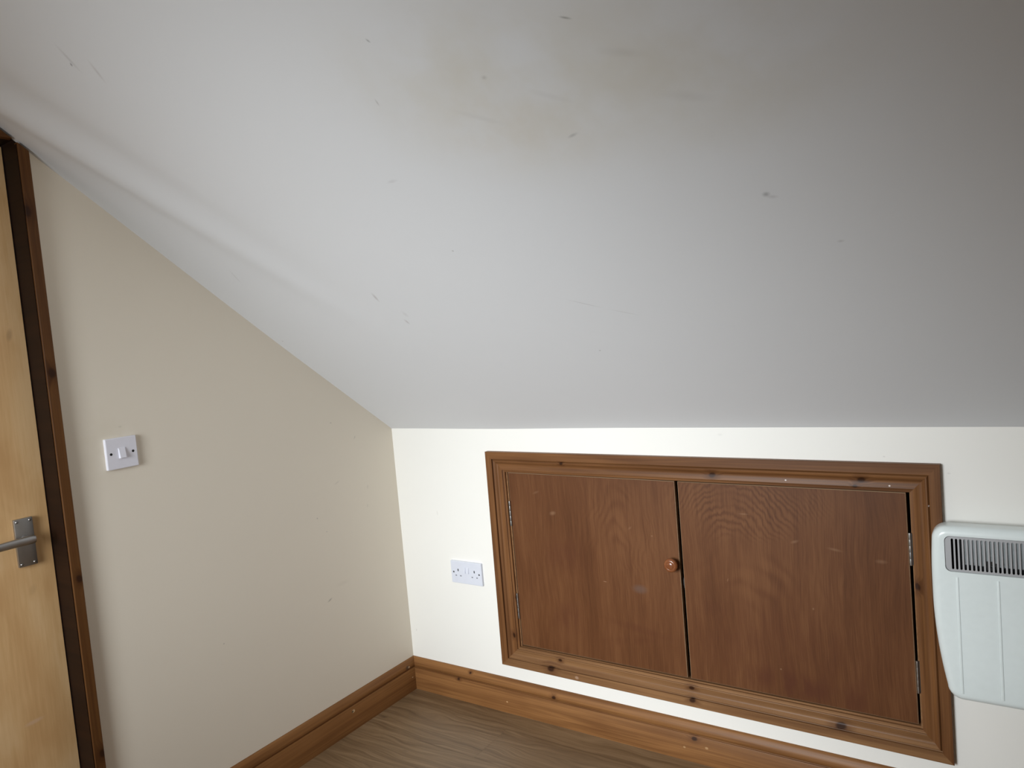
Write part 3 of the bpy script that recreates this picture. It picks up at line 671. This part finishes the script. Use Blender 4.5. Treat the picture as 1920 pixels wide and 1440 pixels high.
def rocker(parent, x, y, w, h, z0, zt, zb, mat):
    """wedge-shaped rocker: proud by zt at the top and zb at the bottom"""
    bm = bmesh.new()
    A = [(x-w/2, y-h/2), (x+w/2, y-h/2), (x+w/2, y+h/2), (x-w/2, y+h/2)]
    lo = [bm.verts.new((p[0], p[1], z0-0.0005)) for p in A]
    k = 0.0016
    B = [(x-w/2+k, y-h/2+0.0006, z0+zb), (x+w/2-k, y-h/2+0.0006, z0+zb), (x+w/2-k*0.4, y+h/2-0.0004, z0+zt), (x-w/2+k*0.4, y+h/2-0.0004, z0+zt)]
    hi = [bm.verts.new(p) for p in B]
    bm.faces.new(hi); bm.faces.new(list(reversed(lo)))
    for i in range(4): bm.faces.new((lo[i], lo[(i+1) % 4], hi[(i+1) % 4], hi[i]))
    bmesh.ops.bevel(bm, geom=[e for e in bm.edges if all(v in hi for v in e.verts)], offset=0.0005, segments=2, affect='EDGES')
    return bm_obj('rocker', bm, mat, parent, 30)
rocker(sock, -0.0078, 0.0105, 0.0115, 0.023, 0.0095, 0.0012, 0.0040, M_white)
rocker(sock, 0.0078, 0.0105, 0.0115, 0.023, 0.0095, 0.0012, 0.0040, M_white)

# ------------------------------------------------------------------ light switch on the gable wall
sw = empty('light_switch'); sw.matrix_world = Matrix.Translation((0, -1.069, 1.1566)) @ LEFT
tag(sw, 'white single rocker light switch on the cream wall near the door', 'light switch')
bm = bmesh.new(); rounded_plate(bm, 0.086, 0.086, 0.0090, 0.0025, 0.0022)
bm_obj('plate', bm, M_switchwhite, sw, 18)
rk = rocker(sw, -0.0005, 0.0, 0.0195, 0.0285, 0.0090, 0.0016, 0.0075, M_switchwhite)
for sx in (-0.0302, 0.0302): disc('screw_hole', sx, 0.0, 0.0090, 0.0036, M_black, sw, 0.0003)

# ------------------------------------------------------------------ panel heater beside the cupboard
HX, HD = 2.167, 0.080
ht = empty('panel_heater'); ht.matrix_world = Matrix.Translation((HX, 0, 0.388)) @ BACK
tag(ht, 'white electric panel heater with a slotted grille on the knee wall', 'heater')
def heater_half_width(z):           # bowed side: widest about two thirds up, drawn in towards the foot
    u = (z-0.0)/0.440
    return 0.3055 - 0.030*max(0, (0.62-u)/0.62)**2.0 - 0.006*max(0, (u-0.70)/0.30)**2
def outline(n_side=22, inset=0.0, top=0.440):
    """closed outline, counter-clockwise from the foot, corners rounded"""
    R_ = 0.034
    pts = []
    zs = [R_ + (top-2*R_)*k/n_side for k in range(n_side+1)]
    right = [(heater_half_width(z), z) for z in zs]
    tl = 8
    xb = heater_half_width(R_); xt = heater_half_width(top-R_)
    cb = [(xb-R_+R_*math.sin(math.pi/2*k/tl)+0.0, R_-R_*math.cos(math.pi/2*k/tl)) for k in range(tl)]
    ct = [(xt-R_+R_*math.cos(math.pi/2*k/tl), top-R_+R_*math.sin(math.pi/2*k/tl)) for k in range(1, tl+1)]
    rt = cb+right+ct
    return rt + [(-x, z) for x, z in reversed(rt)]
GX, GZ0, GZ1, GR = 0.2745, 0.3285, 0.4180, 0.013         # grille recess in the casing
def rrect(w, z0, z1, r, n=6):
    pts = []
    for cx, cz, a0 in ((w-r, z0+r, -90), (w-r, z1-r, 0), (-w+r, z1-r, 90), (-w+r, z0+r, 180)):
        for k in range(n+1):
            a = math.radians(a0+90*k/n); pts.append((cx+r*math.cos(a), cz+r*math.sin(a)))
    return pts
def casing():
    bm = bmesh.new()
    base = outline(); n = len(base); c = Vector((0, 0.22))
    def ring(ins, d):
        out = []
        for i, (x, z) in enumerate(base):
            a = Vector(base[i-1]); b = Vector(base[(i+1) % n]); t = (b-a)
            nn = Vector((t.y, -t.x)); nn = nn.normalized() if nn.length > 1e-9 else Vector((0, 0))
            out.append(bm.verts.new((x-nn.x*ins, z-nn.y*ins, d)))
        return out
    rs = [ring(0.010, 0.0215), ring(0.003, 0.025), ring(0.0, 0.032), ring(0.0, 0.060)]
    rr = 0.018
    for k in range(1, 8):
        a = math.pi/2*k/7; rs.append(ring(rr*(1-math.cos(a)), HD-rr+rr*math.sin(a)))
    for a, b in zip(rs, rs[1:]):
        for k in range(n): bm.faces.new((a[k], a[(k+1) % n], b[(k+1) % n], b[k]))
    bm.faces.new(list(reversed(rs[0])))
    # front face with the grille opening
    g = [bm.verts.new((x, z, HD)) for x, z in rrect(GX, GZ0, GZ1, GR)]
    g2 = [bm.verts.new((x, z, HD-0.0035)) for x, z in rrect(GX-0.0006, GZ0+0.0006, GZ1-0.0006, GR)]
    for k in range(len(g)): bm.faces.new((g[k], g[(k+1) % len(g)], g2[(k+1) % len(g)], g2[k]))
    eo = [bm.edges.get((rs[-1][k], rs[-1][(k+1) % n])) for k in range(n)]
    ei = [bm.edges.get((g[k], g[(k+1) % len(g)])) for k in range(len(g))]
    bmesh.ops.triangle_fill(bm, use_beauty=True, use_dissolve=False, edges=eo+ei, normal=(0, 0, 1))
    return bm_obj('casing', bm, M_heater, ht, 30)
cs = casing()
# raised ribs pressed into the front
for k in range(-3, 4):
    x = k*0.0834
    bm = bmesh.new(); add_box(bm, (x-0.0026, 0.021, HD-0.001), (x+0.0026, 0.3165, HD+0.0016), 0.0012, 3)
    bm_obj('rib', bm, M_heater, ht, 60)
def grille():
    """silver plate with vertical slots"""
    bm = bmesh.new(); zt_, zb_ = 0.4115, 0.3345; pitch, sw_ = 0.00875, 0.0050
    out = [bm.verts.new((x, z, 0)) for x, z in rrect(GX-0.0012, GZ0+0.0012, GZ1-0.0012, GR)]
    edges = [bm.edges.new((out[k], out[(k+1) % len(out)])) for k in range(len(out))]
    ns = int((2*GX-0.028)/pitch); xa = -(ns-1)*pitch/2
    xa = 1.9089-HX; ns = int(round(-2*xa/pitch))+1
    for s in range(ns):
        cx = xa+s*pitch; r = sw_/2; pts = []
        for k in range(5): a = math.pi*k/4; pts.append((cx+r*math.cos(a), zt_-r+r*math.sin(a)))
        for k in range(5): a = math.pi+math.pi*k/4; pts.append((cx+r*math.cos(a), zb_+r+r*math.sin(a)))
        vv = [bm.verts.new((p[0], p[1], 0)) for p in pts]
        edges += [bm.edges.new((vv[k], vv[(k+1) % len(vv)])) for k in range(len(vv))]
    bmesh.ops.triangle_fill(bm, use_beauty=True, use_dissolve=False, edges=edges, normal=(0, 0, 1))
    bmesh.ops.solidify(bm, geom=list(bm.faces), thickness=0.0022)
    o = bm_obj('grille', bm, M_grille, ht); o.location = (0, 0, HD-0.0024); return o
grille()
# behind the slots: dark cavity and the bright reflector
bm = bmesh.new(); add_box(bm, (-GX, GZ0-0.02, HD-0.052), (GX, GZ1, HD-0.050)); bm_obj('cavity_back', bm, M_cavity, ht)
bm = bmesh.new()
xr = 1.9325-HX
v1 = [bm.verts.new(p) for p in ((xr, 0.347, HD-0.0085), (-xr, 0.347, HD-0.0085), (-xr, 0.4165, HD-0.0060), (xr, 0.4165, HD-0.0060), (-xr, 0.338, HD-0.030), (xr, 0.338, HD-0.030))]
bm.faces.new((v1[0], v1[1], v1[2], v1[3])); bm.faces.new((v1[5], v1[4], v1[1], v1[0]))
bmesh.ops.solidify(bm, geom=list(bm.faces), thickness=0.0012); bm_obj('reflector', bm, M_reflector, ht)
bm = bmesh.new(); add_box(bm, (1.978-HX, 0.338, HD-0.0075), (1.9815-HX, 0.3600, HD-0.0050)); add_box(bm, (1.9865-HX, 0.338, HD-0.0075), (1.9915-HX, 0.3460, HD-0.0050)); add_box(bm, (1.9865-HX, 0.3485, HD-0.0075), (1.9915-HX, 0.3600, HD-0.0050)); add_box(bm, (1.9960-HX, 0.342, HD-0.0075), (1.9995-HX, 0.3560, HD-0.0050))
bm_obj('thermal_cutout', bm, M_cavity, ht)
# wall bracket holding the casing off the wall
bm = bmesh.new(); add_box(bm, (-0.20, 0.06, 0.0), (0.20, 0.36, 0.022)); bm_obj('bracket', bm, M_cavity, ht)
